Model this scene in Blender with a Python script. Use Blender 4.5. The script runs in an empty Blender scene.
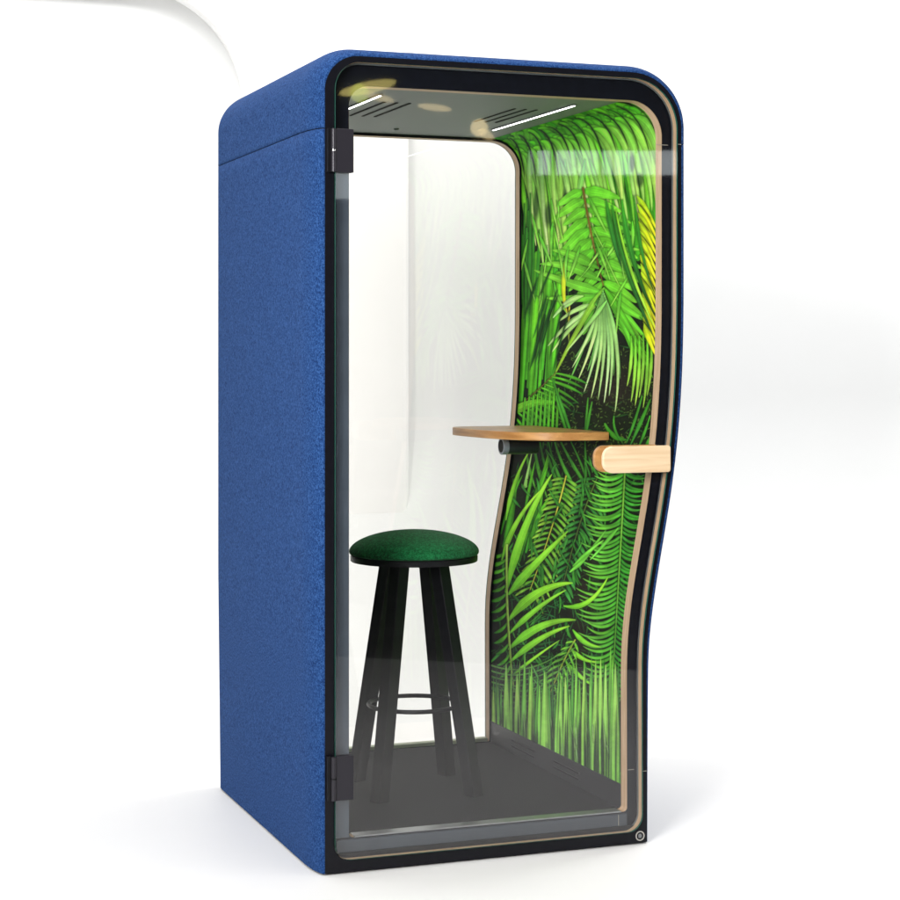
import bpy, bmesh, math, random
import numpy as np
from mathutils import Vector
R = math.radians
random.seed(4)
scene = bpy.context.scene
COL = scene.collection

# ------------------------------------------------------------------ materials
def mat(name, color, rough=.5, metal=0., spec=.5, noise=None, bump=None, sheen=0., coat=0.):
    m = bpy.data.materials.new(name); m.use_nodes = True
    nt = m.node_tree; b = nt.nodes['Principled BSDF']
    b.inputs['Base Color'].default_value = (*color, 1)
    b.inputs['Roughness'].default_value = rough
    b.inputs['Metallic'].default_value = metal
    b.inputs['Specular IOR Level'].default_value = spec
    b.inputs['Sheen Weight'].default_value = sheen
    b.inputs['Coat Weight'].default_value = coat
    tc = nt.nodes.new('ShaderNodeTexCoord')
    if noise:
        sc, amt = noise[0], noise[1]
        n = nt.nodes.new('ShaderNodeTexNoise'); n.inputs['Scale'].default_value = sc
        n.inputs['Detail'].default_value = 4
        nt.links.new(tc.outputs['Object'], n.inputs['Vector'])
        r = nt.nodes.new('ShaderNodeValToRGB')
        r.color_ramp.elements[0].position = .3; r.color_ramp.elements[1].position = .7
        r.color_ramp.elements[0].color = (*[c*(1-amt) for c in color], 1)
        r.color_ramp.elements[1].color = (*[min(1, c*(1+amt)) for c in color], 1)
        nt.links.new(n.outputs['Fac'], r.inputs['Fac'])
        nt.links.new(r.outputs['Color'], b.inputs['Base Color'])
    if bump:
        n2 = nt.nodes.new('ShaderNodeTexNoise'); n2.inputs['Scale'].default_value = bump[0]
        n2.inputs['Detail'].default_value = 3
        nt.links.new(tc.outputs['Object'], n2.inputs['Vector'])
        bp = nt.nodes.new('ShaderNodeBump'); bp.inputs['Strength'].default_value = bump[1]
        bp.inputs['Distance'].default_value = bump[2]
        nt.links.new(n2.outputs['Fac'], bp.inputs['Height'])
        nt.links.new(bp.outputs['Normal'], b.inputs['Normal'])
    return m

def fabric(name, lo, mid, hi, scale=260, sheen=.04):
    """melange felt: coloured fibres of three tones, fine and coarse clumps"""
    m = mat(name, mid, .95, spec=.15, sheen=sheen)
    nt = m.node_tree; b = nt.nodes['Principled BSDF']
    b.inputs['Sheen Roughness'].default_value = .6
    tc = nt.nodes.new('ShaderNodeTexCoord')
    mp = nt.nodes.new('ShaderNodeMapping'); mp.inputs['Scale'].default_value = (1, 1, .85)
    nt.links.new(tc.outputs['Object'], mp.inputs['Vector'])
    n1 = nt.nodes.new('ShaderNodeTexNoise'); n1.inputs['Scale'].default_value = scale; n1.inputs['Detail'].default_value = 3
    n2 = nt.nodes.new('ShaderNodeTexNoise'); n2.inputs['Scale'].default_value = scale*.33; n2.inputs['Detail'].default_value = 3
    for n in (n1, n2): nt.links.new(mp.outputs['Vector'], n.inputs['Vector'])
    mx = nt.nodes.new('ShaderNodeMath'); mx.operation = 'MULTIPLY_ADD'
    mx.inputs[1].default_value = .55
    ad = nt.nodes.new('ShaderNodeMath'); ad.operation = 'MULTIPLY'; ad.inputs[1].default_value = .45
    nt.links.new(n2.outputs['Fac'], ad.inputs[0])
    nt.links.new(n1.outputs['Fac'], mx.inputs[0]); nt.links.new(ad.outputs[0], mx.inputs[2])
    r = nt.nodes.new('ShaderNodeValToRGB'); e = r.color_ramp.elements
    e[0].position = .39; e[0].color = (*lo, 1); e[1].position = .61; e[1].color = (*hi, 1)
    k = e.new(.5); k.color = (*mid, 1)
    nt.links.new(mx.outputs[0], r.inputs['Fac']); nt.links.new(r.outputs['Color'], b.inputs['Base Color'])
    bp = nt.nodes.new('ShaderNodeBump'); bp.inputs['Strength'].default_value = .3; bp.inputs['Distance'].default_value = .002
    nt.links.new(mx.outputs[0], bp.inputs['Height']); nt.links.new(bp.outputs['Normal'], b.inputs['Normal'])
    return m

def wood(name, a, b_, scale, rough=.5):
    m = mat(name, a, rough)
    nt = m.node_tree; b = nt.nodes['Principled BSDF']
    tc = nt.nodes.new('ShaderNodeTexCoord'); mp = nt.nodes.new('ShaderNodeMapping')
    mp.inputs['Scale'].default_value = scale
    n = nt.nodes.new('ShaderNodeTexNoise'); n.inputs['Scale'].default_value = 1; n.inputs['Detail'].default_value = 6
    n.inputs['Distortion'].default_value = .6
    nt.links.new(tc.outputs['Object'], mp.inputs['Vector']); nt.links.new(mp.outputs['Vector'], n.inputs['Vector'])
    r = nt.nodes.new('ShaderNodeValToRGB')
    r.color_ramp.elements[0].position = .35; r.color_ramp.elements[1].position = .65
    r.color_ramp.elements[0].color = (*b_, 1); r.color_ramp.elements[1].color = (*a, 1)
    nt.links.new(n.outputs['Fac'], r.inputs['Fac']); nt.links.new(r.outputs['Color'], b.inputs['Base Color'])
    return m

def glass(name, tint, f0=.036):
    """clear pane, angle dependent mirror over a straight see-through"""
    m = bpy.data.materials.new(name); m.use_nodes = True
    nt = m.node_tree; nt.nodes.clear()
    out = nt.nodes.new('ShaderNodeOutputMaterial'); mix = nt.nodes.new('ShaderNodeMixShader')
    tr = nt.nodes.new('ShaderNodeBsdfTransparent'); tr.inputs['Color'].default_value = (*tint, 1)
    gl = nt.nodes.new('ShaderNodeBsdfGlossy'); gl.inputs['Roughness'].default_value = .022
    gl.inputs['Color'].default_value = (1, .98, 1, 1)
    lw = nt.nodes.new('ShaderNodeLayerWeight'); lw.inputs['Blend'].default_value = .5
    p = nt.nodes.new('ShaderNodeMath'); p.operation = 'POWER'; p.inputs[1].default_value = 4.2
    nt.links.new(lw.outputs['Facing'], p.inputs[0])
    a = nt.nodes.new('ShaderNodeMath'); a.operation = 'MULTIPLY_ADD'
    a.inputs[1].default_value = 1-f0; a.inputs[2].default_value = f0; a.use_clamp = True
    nt.links.new(p.outputs[0], a.inputs[0])
    nt.links.new(a.outputs[0], mix.inputs['Fac']); nt.links.new(tr.outputs[0], mix.inputs[1])
    nt.links.new(gl.outputs[0], mix.inputs[2]); nt.links.new(mix.outputs[0], out.inputs['Surface'])
    return m

def emit(name, color, s):
    m = mat(name, color); b = m.node_tree.nodes['Principled BSDF']
    b.inputs['Emission Color'].default_value = (*color, 1); b.inputs['Emission Strength'].default_value = s
    return m

M = dict(
    blue=fabric('blue_felt', (.0040, .0175, .074), (.0105, .046, .162), (.036, .100, .275), 620, 0.),
    green=fabric('green_felt', (.0015, .042, .012), (.004, .108, .030), (.016, .20, .065), 420, .05),
    black=mat('black_laminate', (.005, .005, .008), .35, spec=.2, noise=(60, .15)),
    band=mat('black_inner_band', (.004, .005, .009), .35, spec=.2, noise=(40, .2)),
    glint=mat('slate_glint', (.055, .070, .092), .38, noise=(9, .12)),
    core=mat('black_core', (.004, .004, .006), .9),
    ply=wood('plywood_edge', (.66, .46, .30), (.52, .34, .20), (8, 120, 8), .55),
    bamboo=wood('bamboo', (.66, .34, .12), (.43, .19, .055), (16, 5, 60), .38),
    maple=wood('pale_maple', (.80, .62, .41), (.70, .50, .30), (5, 30, 60), .42),
    ceil=mat('grey_ceiling', (.155, .178, .168), .55, bump=(300, .1, .001)),
    dark=mat('slot_black', (.003, .003, .003), .9),
    led=emit('led_diffuser', (1, 1, .97), 8),
    carpet=mat('charcoal_carpet', (.011, .011, .0135), .96, spec=.2, noise=(22, .28), bump=(420, .6, .004)),
    kick=mat('charcoal_kick_panel', (.02, .02, .024), .5, noise=(30, .1)),
    metal=mat('brushed_grey_metal', (.34, .35, .36), .35, .9),
    gasket=mat('grey_gasket', (.10, .12, .125), .35),
    legs=mat('black_steel', (.005, .005, .007), .4, spec=.22, noise=(50, .2)),
    legedge=mat('worn_edge_grey', (.09, .09, .1), .4),
    hinge=mat('hinge_black', (.022, .02, .027), .4, .3),
    chrome=mat('pin_steel', (.7, .7, .7), .25, 1.),
    pane=glass('clear_glass', (.985, .987, .985)),
    pane2=glass('rear_glass', (.965, .96, .945), .038),
    gedge=mat('green_glass_edge', (.02, .11, .085), .2),
    white=mat('white_plaster', (.79, .795, .79), .9, noise=(.7, .012)),
    floor=mat('white_floor', (.84, .833, .822), .55, spec=.35, noise=(1.1, .015)),
    seam=mat('pale_seam', (.33, .31, .26), .5),
    badge=mat('badge_silver', (.5, .48, .44), .35, .5),
)
# ------------------------------------------------------------------ object helpers
def obj(name, verts, faces, m, parent=None, smooth=False, bevel=0., angle=35):
    me = bpy.data.meshes.new(name); me.from_pydata([tuple(v) for v in verts], [], faces); me.update()
    bm = bmesh.new(); bm.from_mesh(me); bmesh.ops.recalc_face_normals(bm, faces=bm.faces); bm.to_mesh(me); bm.free()
    o = bpy.data.objects.new(name, me); COL.objects.link(o)
    me.materials.append(m)
    if parent: o.parent = parent
    if smooth:
        me.polygons.foreach_set('use_smooth', [True]*len(me.polygons))
        me.set_sharp_from_angle(angle=R(angle))
    if bevel:
        b = o.modifiers.new('bevel', 'BEVEL'); b.width = bevel; b.segments = 3; b.limit_method = 'ANGLE'; b.angle_limit = R(40)
    return o
def tag(o, **k):
    for a, b in k.items(): o[a] = b
    return o
def empty(name, loc, **k):
    o = bpy.data.objects.new(name, None); COL.objects.link(o); o.location = loc; o.empty_display_size = .1
    return tag(o, **k)
class MB:
    def __init__(s): s.v = []; s.f = []
    def add(s, v, f):
        n = len(s.v); s.v += [tuple(p) for p in v]; s.f += [tuple(i+n for i in q) for q in f]; return s
    def box(s, x0, x1, y0, y1, z0, z1):
        return s.add([(x0,y0,z0),(x1,y0,z0),(x1,y1,z0),(x0,y1,z0),(x0,y0,z1),(x1,y0,z1),(x1,y1,z1),(x0,y1,z1)],
                     [(0,1,2,3),(4,5,6,7),(0,1,5,4),(1,2,6,5),(2,3,7,6),(3,0,4,7)])
    def tube(s, a, b, r, n=24):
        a, b = Vector(a), Vector(b); d = (b-a).normalized()
        u = d.orthogonal().normalized(); w = d.cross(u)
        v = [p+(u*math.cos(2*math.pi*i/n)+w*math.sin(2*math.pi*i/n))*r for p in (a, b) for i in range(n)]
        return s.add(v, [(i, (i+1) % n, n+(i+1) % n, n+i) for i in range(n)]+[tuple(range(n)), tuple(range(n, 2*n))])
    def lathe(s, c, prof, n=64):
        v = [(c[0]+r*math.cos(2*math.pi*i/n), c[1]+r*math.sin(2*math.pi*i/n), c[2]+z) for r, z in prof for i in range(n)]
        f = [(j*n+i, j*n+(i+1) % n, (j+1)*n+(i+1) % n, (j+1)*n+i) for j in range(len(prof)-1) for i in range(n)]
        f += [tuple(range(n)), tuple(range((len(prof)-1)*n, len(prof)*n))]
        return s.add(v, f)
    def torus(s, c, R0, r, n=72, k=14):
        v = [(c[0]+(R0+r*math.cos(2*math.pi*j/k))*math.cos(2*math.pi*i/n), c[1]+(R0+r*math.cos(2*math.pi*j/k))*math.sin(2*math.pi*i/n),
              c[2]+r*math.sin(2*math.pi*j/k)) for i in range(n) for j in range(k)]
        return s.add(v, [(i*k+j, i*k+(j+1) % k, ((i+1) % n)*k+(j+1) % k, ((i+1) % n)*k+j) for i in range(n) for j in range(k)])
    def prism(s, poly, ax, a, b):
        """poly of 2D points, extruded along axis ax from a to b"""
        def P(p, t): q = list(p); q.insert(ax, t); return q
        n = len(poly)
        return s.add([P(p, a) for p in poly]+[P(p, b) for p in poly],
                     [(i, (i+1) % n, n+(i+1) % n, n+i) for i in range(n)]+[tuple(range(n)), tuple(range(n, 2*n))])
    def build(s, name, m, parent=None, **k): return obj(name, s.v, s.f, m, parent, **k)

# ------------------------------------------------------------------ booth profile (X across, Z up)
HP = 2.182                                          # height of the front plate
SZ = [0, .42, .516, .57, .63, .70, .80, .90, 1.0, 1.085, 1.17, 1.27, 1.364, 1.5, 3.0]
SW = [.951, .950, .950, .952, .958, .967, .985, 1.004, 1.022, 1.034, 1.044, 1.052, 1.057, 1.060, 1.061]
def S0(z): return float(np.interp(z, SZ, SW))
def S(z):                                           # smoothed S-curve of the right side
    return sum(S0(z+k*.03)*w for k, w in ((-2, .1), (-1, .2), (0, .4), (1, .2), (2, .1)))
NL, NA, NT, NR, NB = 44, 20, 12, 64, 8
def prof(oL, oT, oR, zb, rTL, rTR, rBR=.002, rBL=.002, closed=True):
    top = HP-oT; p = []
    def arc(cx, cz, r, a0, a1, n=NA):
        return [(cx+r*math.cos(R(a0+(a1-a0)*i/n)), cz+r*math.sin(R(a0+(a1-a0)*i/n))) for i in range(n+1)]
    for i in range(NL): p.append((oL, zb+rBL+(top-rTL-zb-rBL)*i/NL))
    p += arc(oL+rTL, top-rTL, rTL, 180, 90)
    xr = S(top)-oR
    for i in range(1, NT): p.append((oL+rTL+(xr-rTR-oL-rTL)*i/NT, top))
    p += arc(xr-rTR, top-rTR, rTR, 90, 0)
    for i in range(1, NR): 
        z = top-rTR+(zb+rBR-top+rTR)*i/NR
        p.append((S(z)-oR, z))
    xb = S(zb+rBR)-oR
    p += arc(xb-rBR, zb+rBR, rBR, 0, -90, 8)
    for i in range(1, NB): p.append((xb-rBR+(oL+rBL-xb+rBR)*i/NB, zb))
    p += arc(oL+rBL, zb+rBL, rBL, -90, -180, 8)[:-1]
    return p
def ring(loops, closed_last=False):
    """loops: list of (profile, y); quads between successive loops"""
    mb = MB(); n = len(loops[0][0])
    v = [(x, y, z) for pr, y in loops for x, z in pr]
    f = [(j*n+i, j*n+(i+1) % n, (j+1)*n+(i+1) % n, (j+1)*n+i) for j in range(len(loops)-1) for i in range(n)]
    if closed_last:
        j = len(loops)-1
        f += [(j*n+i, j*n+(i+1) % n, (i+1) % n, i) for i in range(n)]
    return mb.add(v, f)
PLATE = prof(0, 0, 0, .004, .095, .155)
OPEN = prof(.025, .015, .016, .036, .078, .142, .048, .045)
INNER = prof(.076, .075, .048, .088, .055, .100, .012, .012)
DEPTH = 1.12

booth = empty('phone_booth', (0, 0, 0), label='tall office phone booth in blue felt with a glass door and leaf print inner wall', category='phone booth')

# ---- felt shell: two rounded fillets in depth, split by seams
def bulge(z, k0=.3): return k0+(1-k0)*min(1., max(0., z/.7))
SH_OUT = .032
def shell_loops(inset=0.):
    st = []
    for i in range(11):
        a = R(90*i/10); st.append((.0+.13*(1-math.cos(a)), SH_OUT*math.sin(a)))
    st.append((.55, SH_OUT)); 
    for i in range(9):
        a = R(90*i/8); st.append((DEPTH-.07+.07*math.sin(a), SH_OUT*math.cos(a)))
    L = []
    for y, e in st:
        y = min(max(y, inset), DEPTH-inset)
        base = prof(-e+inset, -e+inset, -e+inset, .004, .095+e*.9, .155+e*.7)
        # the bulge thins towards the floor
        q = []
        for (x, z) in base:
            k = bulge(z); x2 = x
            if x < .2 and z < 1: x2 = x+e*(1-bulge(z, .72))
            elif x > .7 and z < 1: x2 = x-e*(1-k)
            q.append((x2, z))
        L.append((q, y))
    return L
NPROF = len(PLATE)
iTL0, iTR1 = NL, NL+NA+1+NT-1+NA+1
def clip_shell(test, name):
    """cut the shell at the seam heights with bisect, keep one panel, give it thickness"""
    mb = ring(shell_loops())
    me = bpy.data.meshes.new(name); me.from_pydata(mb.v, [], mb.f); me.update()
    bm = bmesh.new(); bm.from_mesh(me)
    for zc in (1.985,):
        for off in (-.0013, .0013):
            bmesh.ops.bisect_plane(bm, geom=bm.verts[:]+bm.edges[:]+bm.faces[:], dist=1e-6, plane_co=(0, 0, zc+off), plane_no=(0, 0, 1))
    kill = [f for f in bm.faces if not test(f.calc_center_median()) or f.calc_center_median().z < .0045]
    bmesh.ops.delete(bm, geom=kill, context='FACES')
    bmesh.ops.recalc_face_normals(bm, faces=bm.faces)
    bm.to_mesh(me); bm.free()
    o = bpy.data.objects.new(name, me); COL.objects.link(o); o.parent = booth; me.materials.append(M['blue'])
    me.polygons.foreach_set('use_smooth', [True]*len(me.polygons)); me.set_sharp_from_angle(angle=R(50))
    s = o.modifiers.new('thick', 'SOLIDIFY'); s.thickness = .003; s.offset = -1 if me.polygons[0].normal.length else -1
    return o
clip_shell(lambda c: c.z < 1.9838 and c.x < .5, 'side_panel')
clip_shell(lambda c: c.z < 1.9838 and c.x > .5, 'side_panel')
clip_shell(lambda c: c.z > 1.9862, 'roof_panel')
core = ring(shell_loops(.0065)).build('shell_core', M['core'], booth, smooth=True)

# ---- front plate (black face), plywood reveal, inner band, plywood liner edge
ring([(PLATE, .0), (OPEN, .0)]).build('front_plate', M['black'], booth)
REC = prof(.025, .015, .016, .036, .078, .142, .048, .045)
ring([(OPEN, .0006), (REC, .021)]).build('door_rim', M['ply'], booth, smooth=True)
G1 = prof(.0295, .0195, .0205, .0405, .0745, .1385, .0445, .0415)
ring([(REC, .0212), (G1, .0212)]).build('door_gasket', M['gasket'], booth, smooth=True)
ring([(G1, .0212), (G1, .030), (INNER, .030)]).build('inner_frame', M['band'], booth)
RV = prof(.076, .075, .048, .088, .055, .100, .012, .012)
ring([(prof(.0755, .0745, .0475, .0875, .055, .100, .012, .012), .0296), (RV, .068), (prof(.070, .069, .042, .082, .06, .106, .018, .018), .0682)]).build('liner_edge', M['ply'], booth, smooth=True)
# slate stile strips, added: light caught by band and foot put into their colour
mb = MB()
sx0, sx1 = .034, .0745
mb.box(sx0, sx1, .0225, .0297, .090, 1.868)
mb.build('glint_strip', M['glint'], booth, bevel=.002)
mb = MB()
mb.box(.040, .900, .0240, .0297, .047, .084)
mb.build('foot_reflection', mat('foot_reflection_slate', (.045, .055, .07), .4, noise=(9, .1)), booth, bevel=.002)  # added strip, its grey stands for the white floor mirrored in the glass
mb = MB(); mb.box(.092, .884, .0292, .0685, .0870, .0905); mb.build('threshold_strip', M['metal'], booth)
# pale hairline joints of the laminate
for bx6 in ((1.0455, 1.0585, -.0012, .0002, 1.9835, 1.9852), (.996, 1.0325, .0285, .0296, 1.9835, 1.9852), (.936, .9495, -.0012, .0002, .2048, .2064),
            (.905, .924, .0285, .0296, .2048, .2064), (.872, .8735, .0220, .0236, .052, .082)):
    MB().box(*bx6).build('frame_joint', M['seam'], booth)

# ---- inner box: liner (dark), ceiling, floor, kick panels, rear frame
YI, YR = .068, 1.077
LIN = prof(.070, .069, .042, .082, .06, .106, .004, .004)
def side_strip(i0, i1, off, name, m, y0=YI, y1=YR, zmin=0):
    pts = [LIN[i] for i in range(i0, i1+1) if LIN[i][1] > zmin]
    n = len(pts)
    return obj(name, [(x, y0, z) for x, z in pts]+[(x, y1, z) for x, z in pts], [(i, i+1, n+i+1, n+i) for i in range(n-1)], m, booth, smooth=True)
side_strip(0, NL+NA//2, 0, 'left_wall', mat('dark_leaf_print', (.03, .085, .02), .6, noise=(9, .8)))
# ceiling
xa, xb = LIN[NL+NA//2][0], 0
iTR = NL+NA+1+NT-1
ceil_pts = [LIN[i] for i in range(NL+NA//2, iTR+6)]
n = len(ceil_pts)
obj('ceiling_panel', [(x, YI, z) for x, z in ceil_pts]+[(x, YR, z) for x, z in ceil_pts], [(i, i+1, n+i+1, n+i) for i in range(n-1)], M['ceil'], booth, smooth=True)
ZC = HP-.069
for x in (.223, .818):
    fr = MB().box(x-.006, x+.006, .20, .84, ZC-.004, ZC-.0005).build('light_strip', M['ceil'], booth)
    MB().box(x-.0034, x+.0034, .205, .835, ZC-.0052, ZC-.0035).build('diffuser', M['led'], fr)
for x in (.283, .322, .361, .690, .725, .760):
    MB().box(x-.0035, x+.0035, .345, .67, ZC-.0022, ZC-.0005).build('vent_slot', M['dark'], booth)
MB().lathe((.52, .93, ZC-.004), [(.001, -.003), (.006, -.002), (.008, .0), (.009, .0035)], 24).build('sensor', M['ceil'], booth, smooth=True)
# floor
ZF = .085
MB().box(.070, .912, .066, 1.10, .06, ZF).build('carpet', M['carpet'], booth)
# kick panels
KZ = .155
pk = [(S(z)-.0455, z) for z in np.linspace(ZF-.002, KZ, 6)]
mb = MB(); m_ = len(pk)
mb.add([(x, YI, z) for x, z in pk]+[(x, YR, z) for x, z in pk]+[(x+.01, YI, z) for x, z in pk]+[(x+.01, YR, z) for x, z in pk],
       [(i, i+1, m_+i+1, m_+i) for i in range(m_-1)]+[(m_-1, 2*m_-1, 4*m_-1, 3*m_-1)])
kick = mb.build('kick_panel', M['kick'], booth)
for y0 in (.36, .70):
    for z in (.108, .127):
        MB().box(S(z)-.0475, S(z)-.044, y0, y0+.19, z-.0022, z+.0022).build('vent_slot', M['dark'], kick)
# rear frame: black face, plywood reveal, rear glass
ROPEN = prof(.078, .078, .050, .088, .052, .098, .004, .004)
ring([(prof(.066, .065, .038, .080, .064, .110, .002, .002), YR), (ROPEN, YR)]).build('rear_frame', M['black'], booth)
ring([(ROPEN, YR+.0004), (ROPEN, DEPTH-.004), (prof(-.0, -.0, -.0, .005, .095, .155), DEPTH-.0035)]).build('rear_frame_edge', M['ply'], booth, smooth=True)
rg = prof(.0785, .0785, .0505, .0885, .0515, .0975, .004, .004)
n = len(rg)
def pane(pr, y0, y1, name, mface, medge, parent):
    n = len(pr)
    v = [(x, y0, z) for x, z in pr]+[(x, y1, z) for x, z in pr]
    o = obj(name, v, [tuple(range(n)), tuple(range(n, 2*n))]+[(i, (i+1) % n, n+(i+1) % n, n+i) for i in range(n)], mface, parent)
    o.data.materials.append(medge)
    for i, p in enumerate(o.data.polygons): p.material_index = 0 if i < 2 else 1
    return o
pane(rg, 1.110, 1.1155, 'rear_window', M['pane2'], M['gedge'], booth)
MB().box(.10, .895, YR+.0005, 1.108, ZF+.001, .0985).build('rear_sill', mat('pale_sill', (.55, .58, .42), .5), booth, bevel=.001)
# base under the booth
MB().box(.02, .93, .02, 1.09, .0, .05).build('base', M['core'], booth)

# ---- door
door = pane(prof(.0262, .0165, .0175, .0375, .077, .141, .047, .044), -.010, -.002, 'door', M['pane'], M['gedge'], booth)
def rrect(x0, x1, z0, z1, rl, rr):
    p = []
    for cx, cz, r, a0 in ((x1-rr, z0+rr, rr, -90), (x1-rr, z1-rr, rr, 0), (x0+rl, z1-rl, rl, 90), (x0+rl, z0+rl, rl, 180)):
        p += [(cx+r*math.cos(R(a0+i*9)), cz+r*math.sin(R(a0+i*9))) for i in range(11)]
    return p
MB().prism(rrect(.793, 1.003, 1.0535, 1.1285, .030, .008), 1, -.046, -.032).build('handle', M['maple'], door, bevel=.003)
h = MB().prism(rrect(.793, .990, 1.0535, 1.1285, .030, .008), 1, .012, .026).build('handle', M['bamboo'], door, bevel=.003)
for hx in (.97, .86): MB().tube((hx, -.033, 1.091), (hx, -.010, 1.091), .010).build('handle_post', M['hinge'], door, smooth=True)
for z0, z1 in ((1.868, 1.984), (.200, .318)):
    hg = MB().box(.0265, .0745, -.0175, -.0102, z0, z1).box(.0265, .0745, -.0018, .004, z0, z1).build('hinge', M['hinge'], door, bevel=.0015)
    MB().box(.003, .013, -.014, .0, z0, z1).build('hinge_leaf', M['legs'], hg, bevel=.001)
    MB().tube((.0195, -.016, z0+.001), (.0195, -.016, (z0+z1)/2-.002), .0072).build('knuckle', M['hinge'], hg, smooth=True)
    MB().tube((.0195, -.016, (z0+z1)/2+.002), (.0195, -.016, z1-.001), .0072).build('knuckle', M['hinge'], hg, smooth=True)
    if z0 > 1: MB().tube((.0195, -.016, (z0+z1)/2-.0021), (.0195, -.016, (z0+z1)/2+.0021), .0058).build('hinge_pin', M['chrome'], hg, smooth=True)
    else: MB().tube((.0195, -.016, (z0+z1)/2-.0021), (.0195, -.016, (z0+z1)/2+.0021), .0058).build('hinge_pin', M['legs'], hg, smooth=True)

# ---- round badge at the foot of the plate: ring, disc and a small striped emblem
bx, bz = .9285, .0235
def ringy(mb, cx, cz, r0, r1, y0, y1, n=40):
    v = [(cx+r*math.cos(2*math.pi*i/n), y, cz+r*math.sin(2*math.pi*i/n)) for r, y in ((r0, y1), (r0, y0), (r1, y0), (r1, y1)) for i in range(n)]
    return mb.add(v, [(j*n+i, j*n+(i+1) % n, (j+1)*n+(i+1) % n, (j+1)*n+i) for j in range(3) for i in range(n)])
bd = ringy(MB(), bx, bz, .0108, .0138, -.0022, .0002).build('badge', M['badge'], booth)
e_ = MB()
for k, hw in ((-1.5, .0042), (-.5, .0052), (.5, .0052), (1.5, .0042)):
    e_.box(bx-hw, bx+hw, -.0016, -.0002, bz+k*.0030-.0010, bz+k*.0030+.0010)
e_.build('badge_emblem', M['metal'], bd)

# ---- fold-out shelf table and its bracket
def wall_x(z): return S(z)-.044
def catmull(P, n=10):
    out = []
    for i in range(len(P)-1):
        p0, p1, p2, p3 = P[max(i-1, 0)], P[i], P[i+1], P[min(i+2, len(P)-1)]
        for k in range(n):
            t = k/n
            out.append(tuple(.5*((2*b)+(-a+c)*t+(2*a-5*b+4*c-d)*t*t+(-a+3*b-3*c+d)*t**3) for a, b, c, d in zip(p0, p1, p2, p3)))
    return out+[P[-1]]
tp = catmull([(.992, .335), (.93, .335), (.86, .342), (.79, .37), (.73, .44), (.697, .56), (.685, .72), (.686, .85), (.715, .91), (.77, .928), (.86, .93), (.992, .93)])
shelf = MB().prism(tp, 2, 1.1275, 1.1525).build('shelf', M['bamboo'], booth, bevel=.003)
MB().tube((.775, .62, 1.101), (.875, .62, 1.101), .0255, 32).box(.86, .996, .605, .635, 1.112, 1.1272).build('bracket', mat('bracket_black', (.008, .009, .014), .4), shelf, smooth=True)
MB().tube((.757, .62, 1.101), (.7755, .62, 1.101), .0262, 32).build('bracket_collar', mat('bracket_grey', (.17, .19, .22), .4), shelf, smooth=True, bevel=.001)
MB().tube((.7562, .62, 1.101), (.760, .62, 1.101), .0195, 24).build('bracket_bore', M['dark'], shelf)

# ------------------------------------------------------------------ leaf print on the right wall
C_, S_ = math.cos(R(20.6)), math.sin(R(20.6))
def proj(w, d, z):
    X = -.332+C_*w-S_*d; Z = 5+S_*w+C_*d
    return 450+1883*X/Z, 358+1883*(1.375-z)/Z
SC = 3.2; OX, OY = 478, 86; CW, CH = int(186*SC), int(716*SC)
cv = np.zeros((CH, CW, 3), np.float32)
def srgb(c): return np.array([((v/255+.055)/1.055)**2.4 if v > 10 else v/255/12.92 for v in c], np.float32)
rng = np.random.default_rng(11)
cv[:] = srgb((18, 30, 14))
def vnoise(nx, ny, seed):
    g = np.random.default_rng(seed).random((ny+2, nx+2)).astype(np.float32)
    yy = np.linspace(0, ny, CH)[:, None]; xx = np.linspace(0, nx, CW)[None, :]
    y0 = yy.astype(int); x0 = xx.astype(int); fy = yy-y0; fx = xx-x0
    fy = fy*fy*(3-2*fy); fx = fx*fx*(3-2*fx)
    return (g[y0, x0]*(1-fx)+g[y0, x0+1]*fx)*(1-fy)+(g[y0+1, x0]*(1-fx)+g[y0+1, x0+1]*fx)*fy
nz = .5*vnoise(14, 50, 1)+.3*vnoise(50, 180, 2)+.2*vnoise(120, 460, 3)
cv *= (nz[..., None]*2.0)
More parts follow.
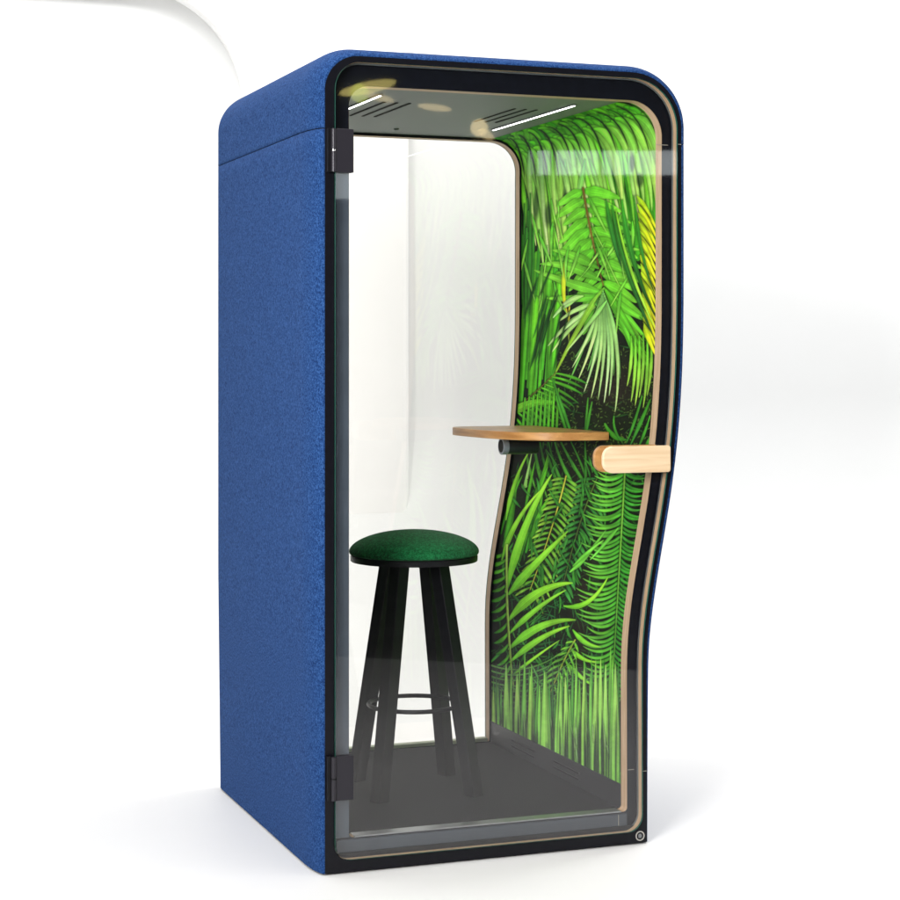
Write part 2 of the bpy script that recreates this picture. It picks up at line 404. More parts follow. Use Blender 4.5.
def leaf(p0, p1, p2, w, ca, cb, rib=.25, edge=.25, prof_=0, taper0=.35, dark_side=1, alpha=1.):
    """blade along the quadratic curve p0 p1 p2 (photo pixels), half width w"""
    P = [((p[0]-OX)*SC, (p[1]-OY)*SC) for p in (p0, p1, p2)]; w = w*SC
    ln = math.dist(P[0], P[1])+math.dist(P[1], P[2])
    x0 = max(0, int(min(p[0] for p in P)-w-2)); x1 = min(CW, int(max(p[0] for p in P)+w+3))
    y0 = max(0, int(min(p[1] for p in P)-w-2)); y1 = min(CH, int(max(p[1] for p in P)+w+3))
    if x1 <= x0 or y1 <= y0: return
    n = int(min(34, max(6, ln/6)))
    t = np.linspace(0, 1, n+1, dtype=np.float32)
    cx = (1-t)**2*P[0][0]+2*t*(1-t)*P[1][0]+t*t*P[2][0]
    cy = (1-t)**2*P[0][1]+2*t*(1-t)*P[1][1]+t*t*P[2][1]
    X, Y = np.meshgrid(np.arange(x0, x1, dtype=np.float32), np.arange(y0, y1, dtype=np.float32))
    best = np.full(X.shape, 1e9, np.float32); bt = np.zeros_like(X); bs = np.zeros_like(X)
    for i in range(n):
        ax, ay, bx_, by = cx[i], cy[i], cx[i+1], cy[i+1]
        dx, dy = bx_-ax, by-ay; L2 = dx*dx+dy*dy+1e-6
        s = np.clip(((X-ax)*dx+(Y-ay)*dy)/L2, 0, 1)
        qx = X-ax-s*dx; qy = Y-ay-s*dy; d2 = qx*qx+qy*qy
        m = d2 < best
        best = np.where(m, d2, best); bt = np.where(m, (i+s)/n, bt); bs = np.where(m, np.sign(dx*qy-dy*qx), bs)
    d = np.sqrt(best)
    if prof_ == 0: wt = w*(taper0+(1-taper0)*np.sin(np.clip(bt*1.7, 0, math.pi/2)))*np.clip((1-bt)*2.2, 0, 1)**.7
    elif prof_ == 1: wt = w*(1-bt*.55)
    else: wt = w*np.clip((1-bt)*1.4, 0, 1)**.55*np.clip(.25+bt*3, 0, 1)
    a = np.clip(wt-d+.6, 0, 1)*alpha
    a *= (bt < .999) | (d < 1)
    q = np.clip(d/(wt+1e-3), 0, 1)
    col = ca[None, None, :]*(1-bt[..., None])+cb[None, None, :]*bt[..., None]
    sh = 1+.8*rib*np.exp(-(q*5.)**2)-.7*edge*q**4-.16*dark_side*(bs > 0)*(1-np.exp(-(q*7)**2))
    sh *= .74+.52*nz[y0:y1, x0:x1]
    # fine lengthwise veins
    sh *= 1+.11*np.sin(bs*q*16+2*bt)
    col = col*sh[..., None]
    col = col*(1+.28*np.interp(bt, np.linspace(0, 1, 7), rng.uniform(-1, 1, 7)).astype(np.float32))[..., None]
    reg = cv[y0:y1, x0:x1]
    sd = np.exp(-(np.clip(d-wt, 0, 50)/(1.1*SC))**2)*np.clip((1-bt)*6, 0, 1)
    reg *= 1-(.5*alpha*sd)[..., None]
    # soft printed shadow of the leaf on what lies behind in the pictured jungle
    reg[:] = reg*(1-a[..., None])+col*a[..., None]
def U(a, b): return float(rng.uniform(a, b))
def jit(c, k=.16): return srgb(c)*U(1-k, 1+k)*np.array([U(.9, 1.1), 1, U(.85, 1.15)], np.float32)
G_D, G_M, G_B, G_P, G_Y, G_X = (18, 60, 18), (42, 122, 28), (84, 182, 36), (160, 218, 128), (186, 208, 28), (34, 90, 44)
def bez(P, t):
    a, b, c = P; return tuple((1-t)**2*a[i]+2*t*(1-t)*b[i]+t*t*c[i] for i in (0, 1))
def frond(P, n, lenL, lenR, ang, w, ca, cb, droop=.25, rib_col=(150, 180, 60), t0=.03, t1=.98, rw=.7, env=None, jitter=.08, both=True, pr=0):
    for k in range(n):
        t = t0+(t1-t0)*k/(n-1); p = bez(P, t); q = bez(P, min(1, t+.02)); q0 = bez(P, max(0, t-.02))
        dx, dy = q[0]-q0[0], q[1]-q0[1]; L = math.hypot(dx, dy)+1e-6; dx /= L; dy /= L
        e = env(t) if env else (math.sin(math.pi*min(1, t*.85+.12))**.6)
        for sgn, ln in ((-1, lenL), (1, lenR)):
            if ln <= 0: continue
            a = R(ang)*sgn*(1-.35*t)+U(-.06, .06)
            vx, vy = dx*math.cos(a)-dy*math.sin(a), dx*math.sin(a)+dy*math.cos(a)
            l = ln*e*U(1-jitter, 1+jitter)
            m = (p[0]+vx*l*.5, p[1]+vy*l*.5)
            e2 = (p[0]+vx*l*(1-droop*.3), p[1]+vy*l*(1-droop*.2)+droop*l*.6)
            leaf(p, m, e2, w*U(.85, 1.1), jit(ca), jit(cb), prof_=pr, dark_side=1 if sgn > 0 else -.4)
    leaf(P[0], P[1], P[2], rw, srgb(rib_col), srgb(rib_col), prof_=1, rib=.1, edge=.5)

# -- far undergrowth: small dark dabs everywhere, mossy speckle in the dark middle
for k in range(520):
    x, y = U(490, 656), U(96, 790); a = U(0, 6.28); l = U(6, 22)
    leaf((x, y), (x+math.cos(a)*l*.5+U(-3, 3), y+math.sin(a)*l*.5), (x+math.cos(a)*l, y+math.sin(a)*l), U(.5, 1.4), jit((20, 62, 22), .4), jit((34, 92, 34), .4))
for k in range(700):
    x, y = U(548, 652), U(345, 470); l = U(1, 5); a = U(0, 6.28)
    leaf((x, y), (x, y), (x+math.cos(a)*l, y+math.sin(a)*l), U(.4, 1.1), jit((36, 74, 22), .5), jit((70, 100, 40), .5))
for k in range(260):
    x, y = U(510, 600), U(560, 680); a = U(-.5, .5)+(1.57 if U(0, 1) > .5 else 0); l = U(8, 20)
    leaf((x, y), (x+math.cos(a)*l*.5, y+math.sin(a)*l*.5+U(-2, 2)), (x+math.cos(a)*l, y+math.sin(a)*l), U(.5, .9), jit((28, 88, 40), .3), jit((44, 120, 60), .3), alpha=.85)
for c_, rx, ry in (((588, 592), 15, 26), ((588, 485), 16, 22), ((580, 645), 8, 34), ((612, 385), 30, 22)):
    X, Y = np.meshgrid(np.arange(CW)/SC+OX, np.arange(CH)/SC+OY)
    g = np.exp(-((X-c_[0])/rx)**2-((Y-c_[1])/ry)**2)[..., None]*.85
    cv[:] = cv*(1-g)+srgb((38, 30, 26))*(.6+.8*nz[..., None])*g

# -- top: leaflets arching over the corner and hanging down, layer on layer
for k in range(60):
    x0 = U(488, 600); y0 = 143-(x0-492)*.345
    leaf((x0-10, y0-2), (x0+46, y0-8), (x0+58, y0+U(110, 150)), U(6, 9), jit((44, 150, 20), .2), jit((60, 160, 30), .2), prof_=1, rib=.1, edge=.55)
for lay in range(3):
    for k in range(27):
        s = (k+U(-.5, .5))/26
        x0 = 490+s*150; y0 = 144-s*50+U(-5, 3)+lay*9
        drop = U(60, 112)+lay*8; dx = U(20, 40)*(.45+.75*s)
        c1 = (G_B, (62, 170, 22), (84, 190, 30))[lay]; c2 = (G_B, (112, 200, 50), (160, 216, 104))[lay]
        leaf((x0, y0), (x0+dx, y0+U(-6, 8)), (x0+dx+U(2, 14), y0+drop), U(3.4, 6.0), jit(c1, .2), jit(c2, .16), prof_=2, rib=.22, edge=.6)
for k in range(16):
    s = k/15; x0 = 500+s*146; y0 = 141-s*43
    leaf((x0, y0), (x0+20*(.5+s), y0+4), (x0+27*(.5+s), y0+U(34, 60)), U(.5, 1.0), srgb((10, 44, 8)), srgb((8, 30, 10)), rib=0)
for (a, b, c) in (((529, 150), (528, 190), (536, 246)), ((541, 150), (541, 200), (549, 256)), ((552, 150), (553, 200), (560, 250)), ((565, 160), (566, 200), (573, 246)),
                  ((575, 150), (583, 180), (594, 232)), ((590, 160), (600, 190), (608, 228)), ((604, 150), (612, 190), (622, 222)), ((560, 160), (572, 190), (571, 236)),
                  ((585, 160), (578, 200), (573, 230)), ((628, 150), (632, 190), (640, 222))):
    leaf(a, b, c, U(1.8, 2.7), jit((70, 170, 36)), jit((196, 228, 150)), prof_=2)
for (x, y, rx, ry) in ((577, 222, 9, 6), (536, 205, 3, 18), (548, 215, 4, 14), (565, 200, 3, 12), (632, 163, 3, 10), (640, 180, 4, 8)):
    X, Y = np.meshgrid(np.arange(CW)/SC+OX, np.arange(CH)/SC+OY)
    g = np.clip(1.3-((X-x)/rx)**2-((Y-y)/ry)**2, 0, 1)[..., None]*.85
    cv[:] = cv*(1-g)+srgb((16, 46, 18))*g

# -- left: long upright blades
for k in range(30):
    x = 521+U(0, 36); y0 = U(250, 300); l = U(90, 150)
    leaf((x+6, y0), (x+1, y0+l*.5), (x-3, y0+l), U(1.8, 3.4), jit((92, 196, 36)), jit((70, 172, 34)), prof_=1, rib=.3, edge=.7)
for k in range(12):
    x = 520+U(0, 20); leaf((x, U(190, 240)), (x, 260), (x+U(-4, 3), U(290, 330)), U(1.2, 2.2), jit(G_M), jit(G_M))
# -- middle frond with brown stalk
frond(((583, 188), (590, 235), (606, 296)), 11, 50, 40, 76, 6.2, G_B, (104, 196, 52), droop=.2, jitter=.25, rib_col=(112, 84, 34), rw=1.0, env=lambda t: .75+.35*t if t < .8 else .9, pr=2)
for (a, b, c, w) in (((600, 292), (575, 286), (534, 270), 5), ((600, 280), (570, 262), (540, 264), 5), ((598, 268), (570, 252), (552, 250), 4.5), ((602, 296), (570, 300), (546, 298), 4),
                     ((600, 262), (620, 246), (640, 250), 4), ((604, 276), (622, 276), (640, 282), 5)):
    leaf(a, b, c, w, jit((86, 186, 44)), jit((120, 204, 60)), prof_=2)
leaf((566, 256), (560, 300), (569, 318), 2.1, srgb((150, 196, 40)), srgb((206, 206, 40)), prof_=2)
leaf((570, 300), (568, 320), (569, 344), 1.2, srgb((190, 190, 50)), srgb((120, 160, 50)))
# broad blades going down right from the node
for k in range(9):
    leaf((607+k*1.5, 296+k*4), (622+k*2, 306+k*5), (640+k*1.6, 330+k*6), 2.0, jit(G_B), jit((120, 206, 60)), prof_=2)
for (c, w) in (((648, 340), 4), ((640, 372), 4), ((650, 322), 4), ((634, 352), 3.4), ((645, 356), 3)):
    leaf((604, 288), (620, 310), c, w, jit(G_B), jit((92, 190, 46)), prof_=2)
for (x, l) in ((634, 66), (638, 70), (642, 62), (646, 72), (650, 60), (630, 50)):
    leaf((x+1, 336), (x+3, 336+l*.5), (x-3, 336+l), 1.8, jit(G_B), jit((146, 200, 70)))
# pale fan
for (a, c) in (((585, 312), (548, 346)), ((590, 310), (552, 352)), ((597, 306), (562, 332)), ((592, 304), (558, 322)), ((576, 300), (553, 318)), ((583, 296), (560, 308))):
    leaf(a, ((a[0]+c[0])/2-2, (a[1]+c[1])/2-4), c, 2.4, jit((140, 206, 110)), jit((178, 228, 150)), prof_=2)
leaf((604, 288), (585, 312), (553, 378), 3.0, jit((110, 186, 56)), jit((128, 176, 50)), prof_=2)
for q in range(9):                                            # second, deeper layer of the fan
    leaf((600-q*.6, 296+q), (592+q*3.5, 330), (568+q*6.5, U(350, 392)), 1.8, jit((70, 150, 54)), jit((104, 180, 84)), prof_=2)
FAN = (((572, 368), (598, 322)), ((578, 380), (600, 330)), ((584, 392), (604, 335)), ((591, 398), (607, 335)), ((598, 400), (609, 335)), ((604, 403), (614, 340)), ((609, 396), (617, 340)), ((615, 412), (624, 350)), ((566, 352), (594, 318)))
for q, (c, b) in enumerate(FAN):
    leaf((603+(q-4)*.9, 291+abs(q-4)*2.4), b, c, 2.1, jit((120, 200, 96), .14), jit((182, 230, 150), .12), prof_=2, rib=.15, edge=.4)
for k in range(34):
    x = U(524, 640); y = U(195, 300); a = U(1.1, 2.2); l = U(18, 44)
    leaf((x, y), (x+math.cos(a)*l*.4+U(-4, 4), y+math.sin(a)*l*.5), (x+math.cos(a)*l, y+math.sin(a)*l), U(.6, 1.7), jit((70, 170, 36), .3), jit((140, 212, 84), .25), prof_=2)
for k in range(14):
    x = U(526, 560); y = U(262, 330); l = U(30, 60)
    leaf((x+10, y), (x+3, y+l*.5), (x-4, y+l), U(.6, 1.2), jit((18, 70, 20), .3), jit((20, 80, 24), .3), prof_=2)
# yellow sunny leaves at the right edge, with dark blades over them
for k in range(16):
    y = 196+k*8.5; leaf((637+k*.5, y), (646, y+12), (658, y+36), 2.6, jit((150, 204, 30)), jit((212, 218, 30)), prof_=2)
for k in range(9):
    y = 205+k*14; leaf((640, y), (645, y+6), (652, y+16), .5, srgb((30, 50, 8)), srgb((30, 50, 8)))
for (a, b, c, w) in (((612, 206), (620, 262), (654, 338), 3.3), ((622, 200), (628, 262), (656, 318), 3.0), ((606, 200), (612, 240), (622, 268), 2.6), ((634, 196), (640, 262), (656, 296), 1.8)):
    leaf(a, b, c, w, jit((44, 130, 28)), jit((24, 74, 34)), prof_=2, rib=.6)
leaf((616, 210), (626, 270), (656, 330), 1.6, jit((120, 200, 40)), jit((150, 214, 60)))
# -- comb frond crossing behind the table
frond(((500, 418), (530, 400), (556, 372)), 15, 0, 48, 82, 1.7, G_B, G_M, droop=.3, rib_col=(96, 80, 36), env=lambda t: .8)
leaf((520, 408), (535, 400), (552, 403), 4.5, jit((110, 200, 56)), jit(G_B), prof_=1)
for k in range(9):
    x = 522+k*4.2; leaf((x+3, 398-k*1.2), (x+1, 425), (x, 450), 1.5, jit(G_B), jit(G_M))
for (a, b, c, w) in (((553, 380), (562, 410), (574, 440), 2.2), ((556, 396), (562, 420), (570, 440), 1.6), ((588, 398), (586, 420), (585, 445), 1.4), ((592, 402), (588, 420), (586, 436), 1.6),
                     ((605, 424), (612, 440), (628, 440), 3.0), ((614, 416), (612, 430), (622, 442), 1.4),
                     ((650, 400), (642, 420), (630, 446), 2.2), ((650, 416), (644, 436), (638, 448), 1.6), ((642, 396), (636, 420), (626, 444), 1.6), ((654, 430), (648, 442), (644, 450), 1.8)):
    leaf(a, b, c, w, jit((58, 140, 36)), jit((44, 120, 36)))
# -- below the table
for (a, b, c, w) in (((548, 440), (556, 480), (576, 506), 1.8), ((554, 440), (566, 480), (584, 500), 2.0), ((560, 440), (574, 470), (600, 505), 1.8), ((571, 442), (590, 480), (590, 500), 1.4),
                     ((585, 442), (586, 470), (586, 482), 1.5), ((540, 440), (544, 480), (572, 520), 1.8), ((534, 440), (536, 470), (548, 500), 2.0), ((526, 448), (528, 470), (536, 490), 1.8),
                     ((546, 450), (560, 500), (578, 512), 2.4), ((540, 470), (560, 500), (566, 520), 1.8)):
    leaf(a, b, c, w, jit((44, 120, 34)), jit((70, 150, 44)))
for k in range(16):
    x = 500+U(0, 34); y = U(520, 566); leaf((x, y), (x+U(4, 10), y-28), (x+U(10, 24), y-U(48, 80)), U(1.6, 3.0), jit(G_M), jit(G_B))
leaf((527, 480), (522, 500), (532, 452), 2.0, jit((110, 190, 70)), jit((150, 214, 120)), prof_=2)
# comb with yellow rib
frond(((566, 476), (556, 520), (530, 590)), 21, 24, 20, 80, 1.7, (58, 140, 36), (130, 186, 60), droop=.35, rib_col=(190, 200, 70), env=lambda t: .8+.3*t)
# central dark comb
frond(((598, 476), (578, 520), (562, 590)), 19, 28, 24, 72, 2.0, (30, 92, 36), (58, 140, 56), droop=.4, rib_col=(70, 96, 40), env=lambda t: 1-.4*t)
# right comb fern, rows of curved leaflets
for k in range(150):                                          # loose small fronds that break up the middle and lower picture
    x, y = U(500, 640), U(455, 700); a = U(.9, 2.4)*(1 if U(0, 1) > .35 else -1); l = U(10, 26)
    leaf((x, y), (x+math.cos(a)*l*.5+U(-4, 4), y+math.sin(a)*l*.5), (x+math.cos(a)*l, y+math.sin(a)*l), U(.7, 1.5), jit((34, 104, 34), .35), jit((60, 144, 48), .35), prof_=2)
def comb(P, n, lenL, lenR, w, ca, cb, sag0):
    for k in range(n):
        t = k/(n-1); p = bez(P, t)
        l = lenL*(.75+.35*math.sin(math.pi*t))*U(.8, 1.12); sag = sag0*U(.75, 1.25)
        leaf(p, (p[0]-l*.45, p[1]+sag*1.5+U(-1, 1)), (p[0]-l, p[1]+sag*.2+U(-1, 1)), w, jit(ca), jit(cb), prof_=0, taper0=.8)
        l = lenR*U(.9, 1.1)
        leaf(p, (p[0]+l*.4, p[1]+sag*1.1), (p[0]+l, p[1]+sag*.6), w*.9, jit((44, 130, 40)), jit((58, 150, 44)), taper0=.8)
    leaf(P[0], P[1], P[2], .8, srgb((110, 170, 60)), srgb((80, 150, 50)), prof_=1)
comb(((626, 452), (620, 560), (612, 690)), 52, 35, 21, 1.6, (56, 148, 40), (104, 190, 64), 9)
leaf((650, 470), (648, 500), (640, 540), 1.8, jit(G_X), jit(G_M))
for (a, b, c, w) in (((570, 572), (585, 560), (606, 530), 2.4), ((573, 566), (592, 548), (604, 540), 1.8), ((618, 528), (604, 545), (590, 560), 1.8)):
    leaf(a, b, c, w, jit((92, 184, 60)), jit((100, 190, 66)), prof_=2)
# -- big bright left frond
frond(((507, 548), (504, 600), (512, 680)), 14, 0, 26, 46, 2.3, G_B, G_M, droop=-.9, rib_col=(150, 196, 70), env=lambda t: .8)
for (a, b, c, w) in (((506, 592), (522, 520), (552, 474), 4.2), ((502, 560), (512, 520), (541, 490), 2.6), ((506, 520), (512, 480), (530, 450), 2.0),
                     ((509, 594), (528, 570), (568, 531), 4.4), ((509, 620), (536, 584), (573, 583), 4.8), ((509, 634), (536, 606), (566, 590), 2.8),
                     ((509, 649), (540, 618), (576, 620), 4.2), ((510, 662), (540, 634), (570, 626), 3.2), ((564, 606), (590, 612), (608, 577), 2.6),
                     ((573, 630), (584, 646), (601, 647), 2.4), ((570, 648), (582, 662), (596, 662), 2.2), ((566, 662), (580, 678), (592, 685), 2.2),
                     ((512, 676), (530, 660), (560, 640), 1.6)):
    leaf(a, b, c, w, jit((104, 196, 44), .08), jit((134, 210, 56), .08), prof_=2, rib=.15)
leaf((507, 545), (505, 600), (514, 692), 1.0, srgb((160, 208, 90)), srgb((140, 190, 80)), prof_=1)
frond(((575, 640), (560, 665), (548, 700)), 10, 16, 16, 60, 1.3, (90, 180, 44), (120, 200, 60), droop=.3)
# sagging comb arcs behind the grass
for k in range(13):
    y = 668+k*5.5; leaf((488, y-4), (530, y+14), (575, y-26), .8, jit((88, 160, 66)), jit((88, 150, 66)), prof_=1, alpha=.8)
# -- bottom: upright grass blades in three depths
for k in range(160):
    x = U(490, 618); y = U(680, 800); a = U(-1.2, -.3) if U(0, 1) > .5 else U(-2.8, -1.9); l = U(8, 24)
    leaf((x, y), (x+math.cos(a)*l*.5, y+math.sin(a)*l*.5), (x+math.cos(a)*l, y+math.sin(a)*l+4), U(.5, 1.0), jit((52, 118, 50), .3), jit((84, 150, 74), .3), prof_=2)
for lay, (cA, cB) in enumerate((((38, 92, 44), (52, 120, 56)), ((66, 146, 48), (86, 168, 62)), ((104, 182, 62), (124, 196, 92)))):
    for k in range((24, 32, 22)[lay]):
        x = 488+(k+U(-.35, .35))*134/(24, 32, 22)[lay]; top = U(664, 705)-lay*6-(10 if x > 590 else 0)
        leaf((x+U(-3, 3), 812), (x+U(-2, 2), 750), (x+U(-2, 2), top), U(1.6, 3.0)*(.75+.2*lay), jit(cB), jit(cA), prof_=0, taper0=1., rib=.2, edge=.5)
for x in (494, 507, 517, 530, 545, 560, 566, 583, 595, 600, 606, 615):
    leaf((x, 812), (x+U(-2, 2), 750), (x+U(-1, 1), U(655, 690)), U(2.6, 4.4), jit((112, 190, 66), .1), jit((146, 208, 96), .1), taper0=1.)
for k in range(26):
    x = U(494, 616); y = U(735, 800); leaf((x, y), (x-1, y-12), (x-U(1, 4), y-U(16, 30)), .5, jit((150, 200, 130)), jit((120, 180, 100)))
for k in range(46):
    x = U(494, 616); leaf((x, 812), (x+U(-1, 1), 760), (x+U(-1, 1), U(700, 740)), U(.5, 1.0), srgb((24, 52, 28)), srgb((28, 64, 34)))

# -- lay the print on a finely divided curved panel; colours are kept per vertex
NU, NV = 400, 1500
zs = HP-.069
arc_pts = [(x, z) for (x, z) in LIN[iTR:iTR+NA+1+NR] if z > KZ-.004]
arc_pts.append((S(KZ-.002)-.042, KZ-.002))
ar = np.array(arc_pts); seg = np.r_[0, np.cumsum(np.hypot(*(np.diff(ar, axis=0).T)))]
sv = np.linspace(0, seg[-1], NV); wx = np.interp(sv, seg, ar[:, 0]); wz = np.interp(sv, seg, ar[:, 1])
uy = np.linspace(YI+.0006, YR-.0006, NU)
W = np.repeat(wx[:, None], NU, 1)-.0008; Zz = np.repeat(wz[:, None], NU, 1)-.0008*(wz[:, None] > 1.98); D = np.repeat(uy[None, :], NV, 0)
X = -.332+C_*W-S_*D; Zc = 5+S_*W+C_*D
px = ((450+1883*X/Zc)-OX)*SC; py = ((358+1883*(1.375-Zz)/Zc)-OY)*SC
px = np.clip(px, 0, CW-1.01); py = np.clip(py, 0, CH-1.01)
ix = px.astype(int); iy = py.astype(int); fx = (px-ix)[..., None]; fy = (py-iy)[..., None]
colr = (cv[iy, ix]*(1-fx)+cv[iy, ix+1]*fx)*(1-fy)+(cv[iy+1, ix]*(1-fx)+cv[iy+1, ix+1]*fx)*fy
me = bpy.data.meshes.new('leaf_print_panel')
co = np.stack([W, D, Zz], -1).reshape(-1, 3).astype(np.float32)
me.vertices.add(NU*NV); me.vertices.foreach_set('co', co.ravel())
a = (np.arange(NV-1)[:, None]*NU+np.arange(NU-1)[None, :]).ravel()
q = np.stack([a, a+NU, a+NU+1, a+1], 1).astype(np.int32)
me.loops.add(q.size); me.loops.foreach_set('vertex_index', q.ravel())
me.polygons.add(len(q)); me.polygons.foreach_set('loop_start', np.arange(0, q.size, 4, dtype=np.int32))
me.polygons.foreach_set('loop_total', np.full(len(q), 4, np.int32))
me.polygons.foreach_set('use_smooth', np.ones(len(q), bool))
me.update()
at = me.color_attributes.new('print', 'FLOAT_COLOR', 'POINT')
colr = colr*np.array([1.62, 1.42, 1.3])
lum = colr.mean(-1, keepdims=True); colr = np.where(lum < .06, colr*(.45+.55*lum/.06), colr)
cc = np.concatenate([np.clip(colr, 0, .92), np.ones((NV, NU, 1))], -1).astype(np.float32)
at.data.foreach_set('color', cc.ravel())
pm = mat('leaf_print', (.1, .3, .05), .6, spec=.06)
nt = pm.node_tree; va = nt.nodes.new('ShaderNodeAttribute'); va.attribute_name = 'print'
gm = nt.nodes.new('ShaderNodeMix'); gm.data_type = 'RGBA'; gm.blend_type = 'MULTIPLY'; gm.inputs[0].default_value = 1
gm.inputs[7].default_value = (1, 1, 1, 1)
nt.links.new(va.outputs['Color'], gm.inputs[6]); nt.links.new(gm.outputs[2], nt.nodes['Principled BSDF'].inputs['Base Color'])
me.materials.append(pm)
mo = bpy.data.objects.new('leaf_print_panel', me); COL.objects.link(mo); mo.parent = booth

# ------------------------------------------------------------------ bar stool
SX, SY = .438, .528
stool = empty('bar_stool', (SX, SY, ZF), label='round bar stool with a domed green felt cushion on four black legs', category='bar stool')
def rel(o): o.location = (-SX, -SY, -ZF); return o
ph = [(1e-4, 0)]+[(.180, 0), (.189, .001), (.191, .004), (.191, .017), (.189, .019), (.17, .0195)]
plate = rel(MB().lathe((SX, SY, .766), ph, 96).build('seat_plate', M['legs'], stool, smooth=True))
cp = [(.17, .0196), (.188, .020), (.1935, .024), (.195, .030)]
for i in range(1, 25):
    a = R(90*i/24); cp.append((max(.195*math.cos(a), 1e-4), .030+.064*math.sin(a)**1.08))
cush = rel(MB().lathe((SX, SY, .766), cp, 96).build('cushion', M['green'], stool, smooth=True))
# directions of the four feet measured in plan (camera right/forward turned to world)
def cam2w(a, b): return (C_*a+S_*b, -S_*a+C_*b)
base_a = math.atan2(*reversed(cam2w(-.090, -.165)))
for k in range(4):
    a = base_a+k*math.pi/2
    er = Vector((math.cos(a), math.sin(a), 0)); et = Vector((-math.sin(a), math.cos(a), 0))
    top, bot = Vector((SX, SY, .766)), Vector((SX, SY, ZF+.0005))
    rt, rb = .085, .203; ht, hb = .0215, .0205; rot = R(-16)
    er2 = Vector((math.cos(a+rot), math.sin(a+rot), 0)); et2 = Vector((-math.sin(a+rot), math.cos(a+rot), 0))
    v = []
    for c0, r_, h_ in ((bot, rb, hb), (top, rt, ht)):
        for sr, st in ((-1, -1), (1, -1), (1, 1), (-1, 1)):
            v.append(c0+er*r_+er2*sr*h_+et2*st*h_)
    rel(MB().add(v, [(0,1,2,3),(4,5,6,7),(0,1,5,4),(1,2,6,5),(2,3,7,6),(3,0,4,7)]).build('leg', M['legs'], stool, bevel=.0028))
rel(MB().torus((SX, SY, .338), .136, .0065).build('footrest', M['legs'], stool, smooth=True))

# ------------------------------------------------------------------ setting: white studio floor, back wall with arch and corner
def plane(name, v, f, m, **k):
    o = obj(name, v, f, m, **k); o['kind'] = 'structure'; return o
WY, RC = 3.1, 1.2
C_, S_ = math.cos(R(20.6)), math.sin(R(20.6))
cam_xy = (.332*C_-5*S_, -.332*S_-5*C_)
def mirrored_floor(xp, yp):            # where the door glass shows the front edge of the white floor
    k = (xp-450)/1883; Z = 1.375*1883/(yp-358)
    return cam_xy[0]+(S_+k*C_)*Z, -cam_xy[1]+(-C_+k*S_)*Z
e0, e1 = mirrored_floor(400, 659), mirrored_floor(660, 671)
sl = (e1[1]-e0[1])/(e1[0]-e0[0])
fl, fr = e0[1]+sl*(-9-e0[0]), e0[1]+sl*(9-e0[0])
cove = [(WY-RC+RC*math.sin(R(a)), RC-RC*math.cos(R(a))) for a in range(0, 91, 3)]+[(WY, 7)]
v = [(-9, fl, 0), (9, fr, 0)]+[(x, y, z) for y, z in cove for x in (-9, 9)]
plane('floor', v[:4], [(0, 1, 3, 2)], M['floor'])
plane('back_wall', v[2:], [(2*i, 2*i+1, 2*i+3, 2*i+2) for i in range(len(cove)-1)], M['white'], smooth=True)
plane('studio_ground', [(-12, -14, -.006), (12, -14, -.006), (12, 9, -.006), (-12, 9, -.006)], [(0, 1, 2, 3)],
      mat('grey_concrete', (.22, .22, .225), .8, spec=.2, noise=(2.5, .2), bump=(30, .2, .003)))
def onwall(x, y, d):
    k = (x-450)/1883; w = (k*(5+C_*d)+.332+S_*d)/(C_-k*S_); Z = 5+S_*w+C_*d
    return w, 1.375-(y-358)*Z/1883
xe = onwall(411, 300, WY-.11)[0]
ax, az = onwall(246, 105, WY-.11); at_, azt = onwall(126, -15, WY-.11)
ra = azt-az
poly = [(-2.6, 0), (-2.6, -.0)]
poly = [(xe, -.01), (xe, 6), (-9, 6), (-9, azt), (ax-ra, azt)]
for i in range(1, 33):
    t = R(90-90*i/32); poly.append((ax-ra+ra*math.cos(t), azt-ra+ra*math.sin(t)))
poly.append((ax, -.01))
bm_o = plane('arched_wall', *(lambda m: (m.v, m.f))(MB().prism(poly, 1, WY-.11, WY-.001)), mat('lit_white_plaster', (.90, .895, .885), .9, noise=(.7, .01)), bevel=.04)  # whiter than back_wall: stronger light on this side put into the plaster

# ------------------------------------------------------------------ camera
cam = bpy.data.cameras.new('camera'); co_ = bpy.data.objects.new('camera', cam); COL.objects.link(co_)
rx = (C_, -S_); fw = (S_, C_)
co_.location = (.332*rx[0]-5*fw[0], .332*rx[1]-5*fw[1], 1.375)
co_.rotation_euler = (R(90), 0, R(-20.6))
cam.lens = 1883/900*36; cam.sensor_width = 36; cam.shift_y = -92/900; cam.clip_end = 100; cam.clip_start = .05
scene.camera = co_

# ------------------------------------------------------------------ lights
def area(name, loc, target, sx, sy, power, color=(1, 1, 1), spread=180):
    l = bpy.data.lights.new(name, 'AREA'); l.shape = 'RECTANGLE'; l.size = sx; l.size_y = sy
    l.energy = power; l.color = color; l.spread = R(spread)
    o = bpy.data.objects.new(name, l); COL.objects.link(o); o.location = loc
    o.rotation_euler = (Vector(target)-Vector(loc)).to_track_quat('-Z', 'Y').to_euler()
    return o
L = dict(wall=300, side=150, key=80, top=60, back=60)
area('wall_wash_light', (1.6, 1.2, 4.6), (1.6, WY, 1.0), 7, .8, 206)
area('wall_wash_light_low', (-3.0, .8, 4.4), (-3.0, WY, .8), 3.5, .8, 55)
area('left_fill_light', (-5.2, -1.2, 2.4), (0, .6, 1.0), 2.6, 3.4, 26, (1, .99, .98))  # added area light out of frame, fills the left felt side
area('added_key_light', (-3.0, -3.6, 2.3), (.95, .5, 1.25), 1.4, 1.8, 58, (1, .99, .97), 70)  # added unseen key, brightens the leaf wall and interior
area('added_top_light', (.4, -.9, 3.7), (.4, -.6, 0), 2.8, 1.4, 31, (1, 1, 1), 130)  # added unseen area light above, brightens the floor in front
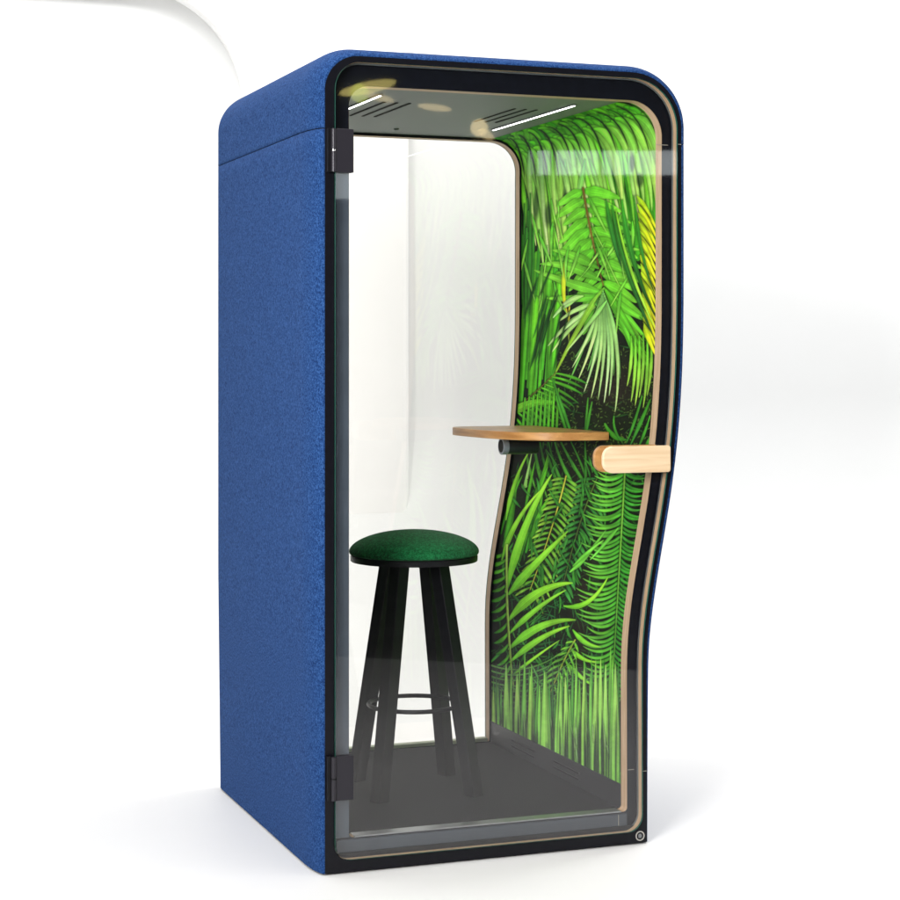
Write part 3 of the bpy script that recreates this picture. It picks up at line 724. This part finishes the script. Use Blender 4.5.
area('right_fill_light', (5.2, -2.2, 2.4), (.9, .3, 1.2), 1.6, 2.2, 42, (1, .99, .98))
area('right_rear_light', (5.5, 2.2, 3.2), (.5, 0, .2), 2.2, 2.2, 85)

# things the door glass mirrors: a row of high windows in the dark room in front of the booth
mc = Vector((co_.location.x, -co_.location.y, 1.375))           # the camera mirrored in the door plane
def mirrored(xp, yp, dist):
    k = (xp-450)/1883; d = Vector((S_+k*C_, -C_+k*S_, -(yp-358)/1883))
    return mc+d*dist
def gleam(name, x0, x1, y0, y1, dist, e, color, shape='RECTANGLE', roll=0):
    c = mirrored((x0+x1)/2, (y0+y1)/2, dist); k = dist/1883
    sx, sy = (x1-x0)*k, (y1-y0)*k
    o = area(name, c, c+Vector((-S_, C_, 0)), sx, sy, e*sx*sy*math.pi, color)
    o.data.shape = shape
    if roll: o.rotation_euler.rotate_axis('Z', R(roll))
for x0, x1, e in ((528, 533, 1.6), (537, 550, 4.), (555.5, 576, 4.4), (577, 598, 3.8), (601, 612, 3.4), (613.5, 634, 4.4), (635.5, 655, 4.), (657, 682, 3.2)):
    gleam('far_window', x0, x1, 151, 175, 15, e, (.88, .98, 1))
gleam('far_window', 330, 352, 172, 199, 15, 2.6, (.88, .98, 1))
# unseen warm emitters, placed to mirror as small gleams in the top of the glass
warm = (1, .78, .38)
gleam('warm_gleam', 338, 396, 82, 94, 12, 3.2, (1, .85, .25), 'ELLIPSE', 12)
gleam('warm_gleam', 350, 368, 84, 103, 12, 3.0, (.75, .9, .12), 'ELLIPSE', 30)
gleam('warm_gleam', 362, 394, 94, 101, 12, 2.6, warm, 'ELLIPSE', -14)
gleam('warm_gleam', 417, 451, 104.5, 111, 12, 3.2, warm, 'ELLIPSE', -7)
gleam('warm_gleam', 470, 487, 119, 137, 12, 4.5, warm, 'ELLIPSE', -25)
gleam('warm_gleam', 476, 494, 130, 139, 12, 3.6, warm, 'ELLIPSE', -30)

w = bpy.data.worlds.new('World'); scene.world = w; w.use_nodes = True
w.node_tree.nodes['Background'].inputs['Color'].default_value = (.9, .95, 1, 1)
w.node_tree.nodes['Background'].inputs['Strength'].default_value = .03
scene.view_settings.view_transform = 'Standard'; scene.view_settings.look = 'None'
scene.view_settings.exposure = 0; scene.view_settings.gamma = 1
scene.render.engine = 'CYCLES'
scene.cycles.transparent_max_bounces = 24; scene.cycles.max_bounces = 10
scene.render.resolution_x = 1024; scene.render.resolution_y = 1024
